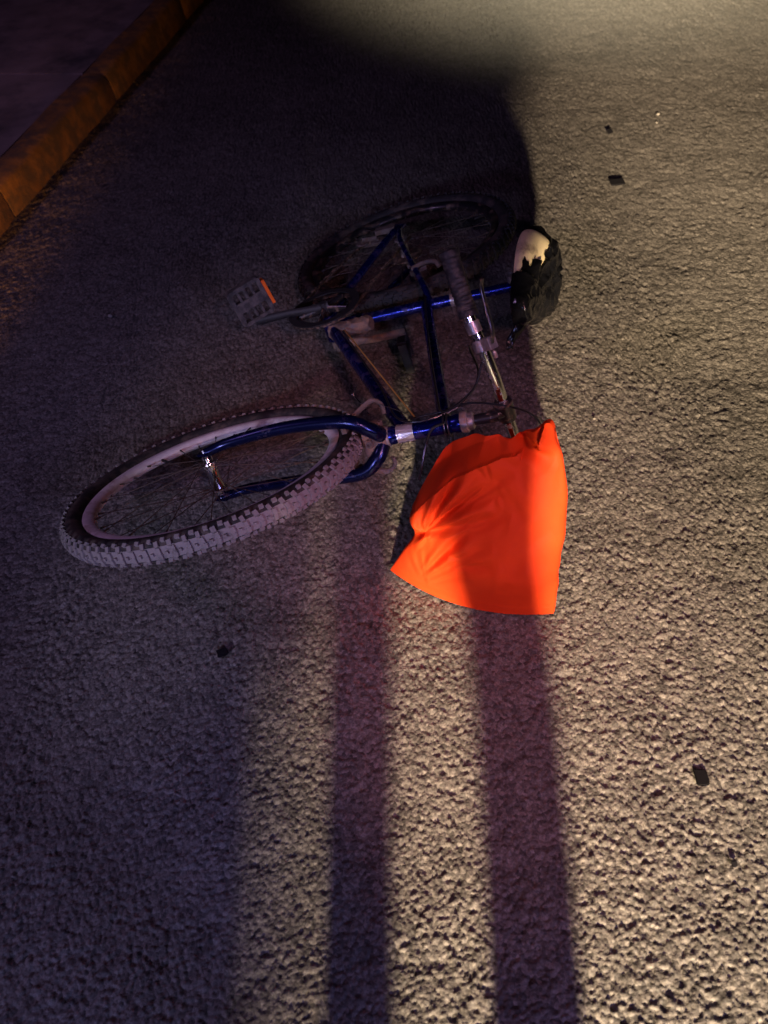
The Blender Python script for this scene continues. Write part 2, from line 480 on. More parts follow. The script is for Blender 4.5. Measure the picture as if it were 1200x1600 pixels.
def make_wheel(name, c, e1, n, front):
    c = Vector(c); n = Vector(n).normalized(); e1 = Vector(e1).normalized(); e2 = n.cross(e1)   # e1 x e2 = n
    wh = MB()
    # rim: box section with a hollow inside
    prof = [(0.286, -0.012), (0.283, -0.0135), (0.270, -0.0115), (0.262, -0.006), (0.260, 0), (0.262, 0.006), (0.270, 0.0115), (0.283, 0.0135), (0.286, 0.012), (0.279, 0.0)]
    wh.ring(c, e1, e2, prof, 120)
    rim = wh.build(name, M['rim'] if front else M['black_paint'], bike)
    t = MB()
    pr = []
    for k in range(20):
        a = 2 * PI * k / 20
        pr.append((WR + (TR - 0.004) * math.cos(a) * 1.0, (TR - 0.003) * math.sin(a)))
    k_in = [i for i, p in enumerate(pr) if p[0] < 0.287]
    t.ring(c, e1, e2, pr, 144, 0)
    # tread band and knobs
    band = [(WR + TR - 0.0055, -0.013), (WR + TR - 0.003, 0), (WR + TR - 0.0055, 0.013), (WR + TR - 0.012, 0.0)]
    t.ring(c, e1, e2, band, 144, 1)
    K = 76
    rr = random.Random(3)
    for i in range(K):
        for (off, yb, hx, hy, hz, tl) in ((0, -0.0055, 0.0040, 0.0060, 0.0021, -0.6), (0, 0.0055, 0.0040, 0.0060, 0.0021, 0.6),
                                          (0.18, -0.0165, 0.0043, 0.0055, 0.0021, -0.7), (0.18, 0.0165, 0.0043, 0.0055, 0.0021, 0.7),
                                          (0.5, 0.0, 0.0026, 0.0030, 0.0026, 0.0),
                                          (0.62, -0.0215, 0.0042, 0.0034, 0.0034, 0.3), (0.62, 0.0215, 0.0042, 0.0034, 0.0034, -0.3)):
            th = 2 * PI * (i + off) / K + rr.uniform(-0.004, 0.004)
            d = e1 * math.cos(th) + e2 * math.sin(th); tg = -e1 * math.sin(th) + e2 * math.cos(th)
            al = math.asin(max(-1, min(1, yb / (TR - 0.001))))
            out = d * math.cos(al) + n * math.sin(al)
            sd = tg.cross(out)
            p = c + d * WR + out * (TR - 0.001)
            tg2 = (tg + sd * 0.25 * tl).normalized(); sd2 = tg2.cross(out)
            t.box(p, tg2, sd2, out, hx * rr.uniform(0.85, 1.1), hy, hz, 1)
    ty = t.build('tyre', [M['tyre_wall'], M['tyre'] if front else M['tyre_dark']], rim)
    # hub
    hub = MB()
    hub.tube([c - n * 0.05, c - n * 0.046, c - n * 0.044, c + n * 0.044, c + n * 0.046, c + n * 0.05], [0.008, 0.009, 0.0105, 0.0105, 0.009, 0.008], 16)
    for sgn in (-1, 1):
        hub.tube([c + n * sgn * 0.030, c + n * sgn * 0.0335], [0.021, 0.020], 20)
    hub.tube([c - n * 0.032, c, c + n * 0.032], [0.017, 0.0125, 0.017], 16)
    for sgn in (-1, 1):
        hub.tube([c + n * sgn * 0.05, c + n * sgn * 0.062], [0.0075, 0.0065], 6)
    hub.build('hub', M['steel'] if front else M['dull_steel'], rim)
    if not front:
        cs = MB()
        for q, r in enumerate((0.050, 0.044, 0.038, 0.032, 0.027, 0.023)):
            cs.ring(c - n * (0.022 + 0.004 * q), e1, e2, [(r, -0.001), (r, 0.001), (0.012, 0.001), (0.012, -0.001)], 40)
        cs.build('cassette', M['chain'], rim)
    # spokes, crossed, with nipples
    ns = 36
    for i in range(ns):
        sp = MB()
        sgn = 1 if i % 2 else -1
        th = 2 * PI * i / ns
        lead = 1 if (i // 2) % 2 else -1
        th2 = th + lead * 0.95
        a = c + n * sgn * 0.031 + (e1 * math.cos(th2) + e2 * math.sin(th2)) * 0.0195
        b = c + n * sgn * 0.003 + (e1 * math.cos(th) + e2 * math.sin(th)) * 0.262
        sp.tube([a, b], 0.001, 6)
        dd = (a - b).normalized()
        sp.tube([b - dd * 0.002, b + dd * 0.013], 0.0024, 6)
        sp.build('spoke', M['spoke'], rim)
    # valve
    th = 1.9
    b = (e1 * math.cos(th) + e2 * math.sin(th))
    v = MB(); v.tube([c + b * 0.262, c + b * 0.235, c + b * 0.228], [0.0035, 0.003, 0.002], 8)
    v.build('valve', M['plastic'], rim)
    return rim

fw_ = make_wheel('front_wheel', FH, FE, FN, True)
rw_ = make_wheel('rear_wheel', RH, (math.cos(0.4), 0, math.sin(0.4)), (0, -1, 0), False)

# frame
fr = MB()
fr.tube([HB - U * 0.004, HB + U * 0.006, HB + U * 0.01, HT - U * 0.01, HT - U * 0.006, HT + U * 0.004], [0.0195, 0.0195, 0.0175, 0.0175, 0.0195, 0.0195], 20)
fr.tube([(0, 0, -0.0), (0.44, 0, 0.428)], 0.0165, 18)                                   # down tube
fr.tube([SU * 0.262, (0.39, 0, 0.492)], 0.0145, 18)                                    # sloping top tube
fr.tube([(0, 0, 0), SU * 0.335], 0.0148, 18)                                            # seat tube
fr.tube([(0, -0.036, 0), (0, 0.036, 0)], 0.021, 20)                                     # bottom bracket shell
for sg in (-1, 1):
    fr.tube(curve([(-0.01, sg * 0.022, 0), (-0.09, sg * 0.036, 0.004), (-0.30, sg * 0.06, 0.022), RH + Vector((0.02, sg * 0.065, -0.002))]), [0.0105] * 20 + [0.009] * 5, 12)
    fr.tube(curve([SU * 0.272 + Vector((-0.006, sg * 0.012, 0)), (-0.15, sg * 0.040, 0.215), (-0.33, sg * 0.062, 0.085), RH + Vector((0.012, sg * 0.066, 0.012))]), 0.0078, 12)
    fr.box(RH + Vector((0.004, sg * 0.0665, 0.002)), (1, 0, 0), (0, 1, 0), (0, 0, 1), 0.022, 0.0025, 0.017)
fr.tube([(-0.155, -0.042, 0.212), (-0.155, 0.042, 0.212)], 0.006, 10)
frame = fr.build('frame', M['blue'], bike)
# foil sticker wrapped round the lower head tube
st = MB()
n_s = 40; vs = []; fs = []
sx = Vector((0.9455, 0, 0.3256)); rr = random.Random(5)
for j in range(9):
    for k in range(n_s):
        a = 2 * PI * k / n_s
        r = 0.0186 + 0.0011 * math.sin(k * 2.1 + j) * math.sin(j * 1.3) + rr.uniform(0, 0.0007)
        vs.append(HB + U * (0.012 + 0.0045 * j) + (sx * math.cos(a) + Vector((0, 1, 0)) * math.sin(a)) * r)
for j in range(8):
    for k in range(n_s):
        k2 = (k + 1) % n_s
        fs.append((j * n_s + k, j * n_s + k2, (j + 1) * n_s + k2, (j + 1) * n_s + k))
st.add(vs, fs)
st.build('sticker', M['foil'], frame)
# mud caked round the bottom bracket
md = MB()
rr = random.Random(9)
vs = []; fs = []
for j in range(13):
    t = j / 12
    for k in range(16):
        a = 2 * PI * k / 16
        p = Vector((0.03, 0, 0.015)).lerp(Vector((-0.01, 0, 0.12)), t)
        r = 0.0175 + 0.006 * math.sin(t * PI) * (1 + 0.6 * math.sin(a * 2 + t * 5)) + rr.uniform(-0.003, 0.004)
        vs.append(p + Vector((1, 0, 0.1)) * math.cos(a) * r + Vector((0, 1, 0)) * math.sin(a) * r)
for j in range(12):
    for k in range(16):
        k2 = (k + 1) % 16
        fs.append((j * 16 + k, j * 16 + k2, (j + 1) * 16 + k2, (j + 1) * 16 + k))
fs.append(tuple(range(16))); fs.append(tuple(12 * 16 + k for k in range(16)))
md.add(vs, fs)
md.build('front_derailleur', M['muddy'], bike)

# headset
hs = MB()
hs.tube([HT + U * 0.005, HT + U * 0.010, HT + U * 0.019, HT + U * 0.021, HT + U * 0.030, HT + U * 0.033], [0.0205, 0.0225, 0.0225, 0.019, 0.018, 0.014], 20)
hs.build('headset_cup', M['dull_steel'], bike)
hs = MB()
hs.tube([HB - U * 0.005, HB - U * 0.010, HB - U * 0.016], [0.021, 0.0225, 0.019], 20)
hs.build('headset_cup', M['dull_steel'], bike)
# fork: muddy crown with two curved blades
CR = HB - U * 0.022
fk = MB()
FR = FH - FN * 0.054; FL = FH + FN * 0.054
rs = [0.0155] * 14 + [0.0145] * 6 + [0.0135] * 5 + [0.012] * 4 + [0.0105] * 4
def blade(pts):
    p = curve(pts)
    r = [0.0165 - 0.0065 * (i / (len(p) - 1)) ** 1.5 for i in range(len(p))]
    fk.tube(p, r, 14)
blade([CR + Vector((0.004, -0.006, 0.006)), CR + Vector((0.022, -0.036, -0.006)), Vector((0.489, -0.066, 0.325)), Vector((0.522, -0.074, 0.2)), Vector((0.566, -0.066, 0.075)), FR])
blade([CR + Vector((0.006, 0.006, 0.004)), CR + Vector((0.036, 0.030, -0.006)), Vector((0.516, 0.052, 0.325)), Vector((0.551, 0.048, 0.2)), Vector((0.592, 0.044, 0.085)), FL])
for p, nn in ((FR, -1), (FL, 1)):
    fk.box(p - Vector((0.0, 0, -0.004)), FE, FN, FE.cross(FN), 0.013, 0.0028, 0.016)
forko = fk.build('fork', M['dark_blue'], bike)
cw = MB()
cw.tube([CR - U * 0.03, CR - U * 0.022, CR + U * 0.012, CR + U * 0.018], [0.016, 0.023, 0.023, 0.018], 18)
sd = FN
cw.box(CR - U * 0.014 + FE * 0.006, FE, FN, U, 0.018, 0.036, 0.016)
cw.tube([CR + FE * 0.024 - U * 0.014, CR + FE * 0.034 - U * 0.014], [0.011, 0.010], 10)
cw.tube([CR + FE * 0.034 - U * 0.014, CR + FE * 0.039 - U * 0.014], 0.005, 8)
cw.build('fork_crown', M['muddy'], forko, bevel=0.003)

# front brake arms, cantilever, with straddle wire
for sg, base in ((-1, Vector((0.489, -0.058, 0.318))), (1, Vector((0.514, 0.05, 0.318)))):
    br = MB()
    back = -FE
    top = base + back * 0.055 + FN * sg * 0.03 + U * 0.07
    br.tube(curve([base + back * 0.012, base + back * 0.030 + U * 0.018 + FN * sg * 0.012, base + back * 0.044 + U * 0.045 + FN * sg * 0.026, base + back * 0.046 + U * 0.062 + FN * sg * 0.014, base + back * 0.04 + U * 0.066 - FN * sg * 0.006]), [0.0065] * 17 + [0.005] * 16, 10, flat=0.7)
    br.box(base + back * 0.02 + FN * (-sg) * 0.012 - U * 0.008, U.cross(FN), FN, U, 0.024, 0.006, 0.005)
    br.tube([base + back * 0.004 + FN * sg * 0.0, base + back * 0.03], 0.007, 10)
    bo = br.build('brake_arm', M['dirty'], bike)
ct = MB()
ct.tube(curve([Vector((0.44, -0.075, 0.388)), Vector((0.415, -0.02, 0.43)), Vector((0.43, 0.05, 0.388))]), 0.0009, 6)
ct.tube(curve([Vector((0.415, -0.02, 0.43)), Vector((0.385, -0.02, 0.50)), Vector((0.372, -0.03, 0.56)), Vector((0.36, 0.0, 0.66)), Vector((0.33, 0.08, 0.67)), Vector((0.335, 0.15, 0.63))]), 0.0022, 8)
ct.build('front_brake_cable', M['cable'], bike)
# thin broken wire ends seen behind the fork
wi = MB()
wi.tube([Vector((0.352, -0.035, 0.262)), Vector((0.362, -0.01, 0.285)), Vector((0.392, -0.012, 0.315))], 0.0011, 6)
wi.tube([Vector((0.352, -0.035, 0.262)), Vector((0.347, -0.062, 0.285))], 0.0011, 6)
wi.sphere((0.353, -0.034, 0.263), 0.0035)
wi.build('wire_end', M['steel'], bike)

# stem and handlebar
QT = HT + U * 0.082
BC = Vector((0.354, 0, 0.612))
sm = MB()
sm.tube([HT + U * 0.025, QT - U * 0.006, QT], [0.0112, 0.0112, 0.0105], 16)
sm.tube(curve([QT - U * 0.02, QT - U * 0.008 + Vector((-0.006, 0, 0)), BC + Vector((0.006, 0, 0.0))]), 0.0125, 14)
sm.tube([BC + Vector((0.004, -0.022, 0.001)), BC + Vector((-0.004, 0.022, -0.001))], 0.0185, 18)
sm.build('stem', M['black_paint'], bike)
ER = Vector((0.294, -0.31, 0.547)); EL = Vector((0.332, 0.306, 0.622))
bar_pts = [ER, Vector((0.357, -0.2, 0.585)).lerp(ER, 0.15), Vector((0.352, -0.15, 0.595)), Vector((0.354, -0.07, 0.607)), BC, Vector((0.358, 0.07, 0.62)), Vector((0.358, 0.15, 0.628)), Vector((0.347, 0.22, 0.627)), EL]
bar_pts[1] = Vector((0.340, -0.205, 0.578))
bc_ = curve(bar_pts)
hb = MB(); hb.tube(bc_, 0.0112, 16)
bar = hb.build('handlebar', M['steel'], bike)
def grip(pts, name='grip'):
    g = MB(); p = curve(pts, 22); r = []
    for i in range(len(p)):
        r.append(0.0172 + (0.0012 if i % 3 == 0 else 0) if 4 < i < len(p) - 4 else 0.019)
    g.tube(p, r, 16)
    g.tube([p[-1], p[-1] + (p[-1] - p[-2]).normalized() * 0.004], [0.016, 0.012], 14)
    return g.build(name, M['rubber'], bar)
i0 = [k for k, p in enumerate(bc_) if p.y < -0.20]
grip([bc_[max(i0)], bc_[max(i0) // 2], ER + (ER - bc_[1]).normalized() * 0.004])
i1 = [k for k, p in enumerate(bc_) if p.y > 0.20]
grip([bc_[min(i1)], bc_[(min(i1) + len(bc_)) // 2], EL + (EL - bc_[-2]).normalized() * 0.004])
cl = MB(); p0 = bc_[max(i0) + 1]; p1 = bc_[min(max(i0) + 4, len(bc_) - 1)]
cl.tube([p0, p1], 0.0145, 16); cl.build('shifter_clamp', M['dull_steel'], bar)
# brake levers
def lever(c, along, outw, sg):
    lv = MB(); c = Vector(c); along = Vector(along).normalized(); outw = Vector(outw); outw = (outw - along * outw.dot(along)).normalized()
    lv.tube([c - along * 0.011, c + along * 0.011], 0.0165, 16)
    lv.box(c + outw * 0.022, along, outw, along.cross(outw), 0.012, 0.014, 0.010)
    lv.tube([c + outw * 0.03 - along * 0.016, c + outw * 0.03 - along * 0.03], 0.005, 10)
    lv.tube([c - outw * 0.014 - along.cross(outw) * 0.008, c - outw * 0.014 + along.cross(outw) * 0.008], 0.0065, 10)
    o = lv.build('brake_lever', M['dull_steel'], bar, bevel=0.0015)
    b = MB()
    b.tube(curve([c + outw * 0.034, c + outw * 0.046 + along * 0.025, c + outw * 0.05 + along * 0.06, c + outw * 0.056 + along * 0.10, c + outw * 0.066 + along * 0.115]), 0.006, 10, flat=0.6)
    b.build('lever_blade', M['black_paint'], bar)
    return o
bd = (bc_[10] - bc_[20]).normalized()
lever((0.352, -0.15, 0.595), (ER - Vector((0.352, -0.15, 0.595))).normalized(), Vector((0.45, 0, 0.9)), -1)
lever((0.358, 0.15, 0.628), Vector((-0.1, 1, 0)), Vector((-0.5, 0, 0.85)), 1)
# cables from the levers to the frame
cb = MB()
cb.tube(curve([Vector((0.385, -0.135, 0.605)), Vector((0.41, -0.09, 0.585)), Vector((0.42, -0.05, 0.53)), Vector((0.40, -0.03, 0.495)), Vector((0.33, -0.022, 0.455)), Vector((0.15, -0.020, 0.362)), Vector((-0.06, -0.02, 0.262)), Vector((-0.14, -0.02, 0.235))]), 0.0026, 8)
cb.build('rear_brake_cable', M['cable'], bike)
cb = MB()
cb.tube(curve([Vector((0.372, -0.165, 0.58)), Vector((0.335, -0.13, 0.56)), Vector((0.32, -0.06, 0.555)), Vector((0.37, -0.026, 0.53)), Vector((0.425, -0.025, 0.47)), Vector((0.425, -0.03, 0.405)), Vector((0.30, -0.022, 0.30)), Vector((0.06, -0.02, 0.075))]), 0.0024, 8)
cb.build('gear_cable', M['cable'], bike)
M['glint'] = mat('painted_gold_glint', (0.85, 0.55, 0.14), 0.3, 0.5)  # gold colour stands in for the warm highlight on the down tube
cb = MB(); cb.tube([Vector((0.047, -0.016, 0.072)), Vector((0.405, -0.016, 0.434))], 0.0019, 8)  # thin rod added to draw that highlight, not a cable
cb.build('down_tube_glint', M['glint'], bike)
# loose cable loop hanging beside the head tube
cb = MB()
cb.tube(curve([Vector((0.43, -0.024, 0.515)), Vector((0.445, -0.018, 0.49)), Vector((0.462, 0.01, 0.475)), Vector((0.485, 0.04, 0.468)), Vector((0.50, 0.07, 0.458))]), 0.0028, 8)
for dz in (0.0, 0.007):
    cb.ring(HT - U * (0.02 + dz), sx, (0, 1, 0), [(0.0235 + 0.0022 * math.cos(a), 0.0022 * math.sin(a)) for a in [2 * PI * q / 8 for q in range(8)]], 30)
cb.build('cable_loop', M['cable'], bike)

# seat post and saddle
sp = MB(); sp.tube([SU * 0.32, SU * 0.50], 0.0130, 18)
post = sp.build('seat_post', M['blue'], bike)
sc_ = MB(); sc_.tube([SU * 0.328, SU * 0.352], 0.0185, 18)
sc_.box(SU * 0.34 + Vector((-0.022, 0, -0.006)), (1, 0, 0), (0, 1, 0), SU, 0.008, 0.010, 0.010)
sc_.tube([SU * 0.34 + Vector((-0.024, -0.026, -0.006)), SU * 0.34 + Vector((-0.024, 0.02, -0.006))], 0.0035, 8)
sc_.build('seat_clamp', M['dull_steel'], bike)
SC = SU * 0.50
sr_ = MB()
for sg in (-1, 1):
    sr_.tube(curve([Vector((-0.27, sg * 0.045, 0.515)), Vector((-0.20, sg * 0.026, 0.490)), Vector((-0.12, sg * 0.022, 0.488)), Vector((-0.02, sg * 0.012, 0.515))]), 0.0035, 8)
sr_.tube([SC + Vector((0, -0.03, -0.012)), SC + Vector((0, 0.03, -0.012))], 0.013, 14)
sr_.tube([SC + Vector((0, -0.034, -0.012)), SC + Vector((0, -0.04, -0.012))], 0.007, 6)

def saddle_surface(t, a, off=0.0, wr=0.0):
    """t 0 rear .. 1 nose, a 0..2pi round the section (0 = right edge, pi/2 = top)"""
    x = -0.275 + 0.265 * t
    if t < 0.25: hw = 0.112 * math.sqrt(max(0.03, 1 - ((0.25 - t) / 0.254) ** 2))
    else: hw = 0.034 + 0.078 * (0.5 + 0.5 * math.cos(PI * min(1, (t - 0.25) / 0.68)))
    if t > 0.9: hw *= math.sqrt(max(0.02, 1 - ((t - 0.9) / 0.102) ** 2))
    ht = 0.034 + 0.016 * (1 - t)
    if t < 0.1: ht *= 0.55 + 4.5 * t
    if t > 0.93: ht *= math.sqrt(max(0.05, 1 - ((t - 0.93) / 0.075) ** 2))
    zc = 0.518 + 0.008 * (1 - t) ** 2 - 0.012 * math.sin(PI * t) + 0.010 * t
    ca, sa = math.cos(a), math.sin(a)
    e = 0.72
    y = -hw * math.copysign(abs(ca) ** e, ca)
    z = math.copysign(abs(sa) ** e, sa) * (ht * 0.52 if sa > 0 else ht * 0.62)
    z -= 0.022 * abs(ca) ** 3 * (0.4 + 0.6 * (1 - t))          # skirts droop
    p = Vector((x, y, zc + z))
    nrm = Vector((0, -ca, sa * 1.2)).normalized()
    return p + nrm * (off + wr)
NT, NA = 44, 56
sv = []; sf = []
for i in range(NT + 1):
    for k in range(NA): sv.append(saddle_surface(0.012 + 0.965 * i / NT, 2 * PI * k / NA))
for i in range(NT):
    for k in range(NA):
        k2 = (k + 1) % NA
        sf.append((i * NA + k, i * NA + k2, (i + 1) * NA + k2, (i + 1) * NA + k))
sf.append(tuple(range(NA))); sf.append(tuple(NT * NA + k for k in range(NA)))
sb = MB(); sb.add(sv, sf)
saddle = sb.build('saddle', M['foam'], bike)
sr_.build('saddle_rail', M['dull_steel'], saddle)
# torn black vinyl cover over the foam
NT, NA = 150, 210
cv = []; cf = []
def wrinkle(t, a):
    p = saddle_surface(t, a)
    q = Vector((p.x * 0.8, p.y * 1.15, p.z)) * 17
    q += 0.5 * mnoise.noise_vector(q * 0.9)
    w = 0.0085 * (1 - 2.6 * abs(mnoise.noise(q))) + 0.006 * (1 - 2.6 * abs(mnoise.noise(q * 2.3 + Vector((3, 1, 7))))) + 0.0016 * mnoise.noise(q * 6)
    w = max(0.0, w) * (1 - 0.65 * min(1, max(0, (t - 0.55) / 0.3)))
    return w
for i in range(NT + 1):
    for k in range(NA):
        t = i / NT; a = 2 * PI * k / NA
        cv.append(saddle_surface(t, a, 0.0040, wrinkle(t, a)))
TEAR = [(.12, -1.1), (.11, .50), (.17, 1.10), (.46, 1.35), (.45, .90), (.58, .80), (.53, .36), (.66, .26), (.70, -.20), (.84, -.40), (.80, -1.1)]
def torn(t, a):
    """one big ragged hole over the right flank, a small one at the left edge"""
    a = a % (2 * PI)
    if a > PI: a -= 2 * PI
    tt = t + 0.008 * math.sin(a * 31); aa = a + 0.03 * math.sin(t * 90)
    ins = False
    for (x0, y0), (x1, y1) in zip(TEAR, TEAR[1:] + TEAR[:1]):
        if (y0 > aa) != (y1 > aa) and tt < (x1 - x0) * (aa - y0) / (y1 - y0) + x0: ins = not ins
    return ins or (0.10 < t < 0.28 and 2.75 < a + 0.05 * math.sin(t * 50) < 3.1)
for i in range(NT):
    for k in range(NA):
        k2 = (k + 1) % NA
        if torn((i + 0.5) / NT, 2 * PI * (k + 0.5) / NA): continue
        cf.append((i * NA + k, i * NA + k2, (i + 1) * NA + k2, (i + 1) * NA + k))
cf.append(tuple(range(NA))); cf.append(tuple(NT * NA + k for k in range(NA)))
sc2 = MB(); sc2.add(cv, cf)
# a loose flap hanging from the nose
fv = []; ff = []
for i in range(9):
    for k in range(5):
        u_ = i / 8; w_ = k / 4 - 0.5
        base = Vector((-0.03, 0.03, 0.515)).lerp(Vector((0.012, 0.078, 0.49)), u_)
        fv.append(base + Vector((0.5, -0.2, -0.6)).normalized() * w_ * (0.034 * (1 - 0.55 * u_)) + Vector((0.003 * math.sin(5 * u_ + 4 * w_), 0.002 * math.sin(9 * w_), 0.004 * math.sin(7 * u_))))
for i in range(8):
    for k in range(4):
        ff.append((i * 5 + k, i * 5 + k + 1, (i + 1) * 5 + k + 1, (i + 1) * 5 + k))
sc2.add(fv, ff)
cover = sc2.build('saddle_cover', M['vinyl'], saddle)
sol = cover.modifiers.new('thick', 'SOLIDIFY'); sol.thickness = 0.0012; sol.offset = -1

# drivetrain
ck = MB()
cc = Vector((0, -0.052, 0))
teeth = 42; pr = []
vs = []; fs = []
for i in range(teeth * 4):
    a = 2 * PI * i / (teeth * 4); r = 0.087 + (0.0035 if i % 4 in (1, 2) else -0.001)
    for (q, y) in ((r, -0.0012), (r, 0.0012), (0.066, 0.0014), (0.066, -0.0014)):
        vs.append(cc + Vector((math.cos(a) * q, y, math.sin(a) * q)))
nn = teeth * 4
for i in range(nn):
    j = (i + 1) % nn
    for q in range(4):
        q2 = (q + 1) % 4
        fs.append((i * 4 + q, i * 4 + q2, j * 4 + q2, j * 4 + q))
ck.add(vs, fs)
for i in range(5):
    a = 2 * PI * i / 5 + 0.3
    d = Vector((math.cos(a), 0, math.sin(a)))
    ck.tube([cc + d * 0.012, cc + d * 0.07], [0.011, 0.007], 10, flat=0.5)
ring_o = ck.build('chainring', M['black_paint'], bike)
ck = MB()
ck.ring(cc + Vector((0, -0.006, 0)), (1, 0, 0), (0, 0, 1), [(0.098, -0.001), (0.098, 0.001), (0.078, 0.001), (0.078, -0.001)], 64)
ck.build('chain_guard', M['plastic'], ring_o)
ANG = math.radians(298)
cd = Vector((math.cos(ANG), 0, math.sin(ANG)))
def crank(sg, d):
    c = MB(); o = Vector((0, sg * 0.058, 0))
    c.tube([o - d * 0.014, o + d * 0.02, o + d * 0.09 + Vector((0, sg * 0.012, 0)), o + d * 0.17 + Vector((0, sg * 0.018, 0)), o + d * 0.183 + Vector((0, sg * 0.018, 0))], [0.015, 0.0135, 0.0105, 0.0125, 0.010], 12, flat=0.62)
    c.tube([Vector((0, sg * 0.03, 0)), Vector((0, sg * 0.072, 0))], 0.0105, 12)
    k = c.build('crank', M['plastic'] if sg < 0 else M['muddy'], bike)
    pc = o + d * 0.17 + Vector((0, sg * 0.018, 0))
    return k, pc
kr, pr_c = crank(-1, cd)
kl, pl_c = crank(1, -cd)
def pedal(pc, sg, ax, ay, parent):
    """ax: along the pedal's length, ay: outward along the spindle"""
    ax = Vector(ax).normalized(); ay = Vector(ay); ay = (ay - ax * ay.dot(ax)).normalized(); az = ax.cross(ay)
    p = MB(); c = pc + ay * 0.058
    p.tube([pc, pc + ay * 0.105], 0.0062, 10)
    for s_ in (-1, 1):
        p.box(c + ax * s_ * 0.042, ax, ay, az, 0.006, 0.047, 0.011)
        p.box(c + ay * s_ * 0.046, ax, ay, az, 0.043, 0.005, 0.011)
        p.box(c + ax * s_ * 0.019, ax, ay, az, 0.0035, 0.045, 0.007)
    p.box(c, ax, ay, az, 0.045, 0.014, 0.0095)
    po = p.build('pedal', M['clear'] if sg < 0 else M['plastic'], parent, bevel=0.0015)
    if sg < 0:
        r = MB(); r.box(c - ax * 0.049 + az * 0.003, ax, ay, az, 0.0085, 0.034, 0.011)
        r.build('pedal_reflector', M['reflector'], po, bevel=0.001)
    return po
pd_r = pedal(pr_c, -1, (0.75, 0.1, -0.62), (0, -1, 0), bike)
pd_l = pedal(pl_c, 1, (0.9, 0.0, 0.4), (0, 1, 0), bike)
# chain: upper and lower run round chainring and cassette
ch = MB()
rc = RH + Vector((0, -0.034, 0)); pts = []
yo = -0.050; yr = -0.036
up_a = Vector((0.0, yo, 0.0885)); up_b = Vector((RH.x, yr, RH.z + 0.033))
dn_b = Vector((RH.x + 0.02, yr, RH.z - 0.115)); dn_a = Vector((0.01, yo, -0.0885))
def run(a, b, sag):
    n = max(2, int((a - b).length / 0.0127))
    for i in range(n):
        p = a.lerp(b, (i + 0.5) / n); q = a.lerp(b, (i + 0.6) / n); d = (b - a).normalized()
        p = p + Vector((0, 0, -sag * math.sin(PI * (i + 0.5) / n)))
        w = 0.0032 if i % 2 else 0.0022
        ch.box(p, d, (0, 1, 0), d.cross(Vector((0, 1, 0))), 0.0072, w, 0.0036)
run(up_a, up_b, 0.006); run(dn_a, dn_b, 0.018)
for i in range(22):
    a = PI / 2 - PI * i / 21
    d = Vector((-math.sin(a), 0, math.cos(a)))
    ch.box(cc + Vector((math.cos(a) * 0.0885, 0.002, math.sin(a) * 0.0885)), d, (0, 1, 0), d.cross(Vector((0, 1, 0))), 0.007, 0.0032 if i % 2 else 0.0022, 0.0036)
ch.build('chain', M['chain'], bike)
rd = MB()
dr0 = RH + Vector((0.0, -0.06, -0.02))
rd.box(dr0 + Vector((0.004, -0.006, -0.02)), (1, 0, 0.3), (0, 1, 0), (-0.3, 0, 1), 0.013, 0.007, 0.03)
for c_ in (dr0 + Vector((0.014, 0.02, -0.05)), dr0 + Vector((0.02, 0.02, -0.098))):
    rd.ring(c_, (1, 0, 0), (0, 0, 1), [(0.020, -0.003), (0.022, 0), (0.020, 0.003), (0.006, 0.003), (0.006, -0.003)], 22)
    rd.tube([c_ + Vector((0, -0.008, 0)), c_ + Vector((0, 0.008, 0))], 0.006, 8)
for y in (-0.007, 0.007):
    rd.tube([dr0 + Vector((0.014, 0.02 + y, -0.05)), dr0 + Vector((0.02, 0.02 + y, -0.098))], 0.008, 8, flat=0.25)
rd.build('rear_derailleur', M['dirty'], bike)
# rear brake arms on the seat stays
for sg in (-1, 1):
    rb = MB(); base = Vector((-0.19, sg * 0.05, 0.175))
    rb.tube(curve([base, base + Vector((-0.012, sg * 0.008, 0.03)), base + Vector((-0.004, sg * 0.014, 0.07)), base + Vector((0.006, sg * 0.004, 0.085))]), 0.0062, 10)
    rb.box(base + Vector((-0.016, -sg * 0.014, 0.008)), (0.8, 0, -0.6), (0, 1, 0), (0.6, 0, 0.8), 0.023, 0.0055, 0.005)
    rb.build('rear_brake_arm', M['dirty'], bike)

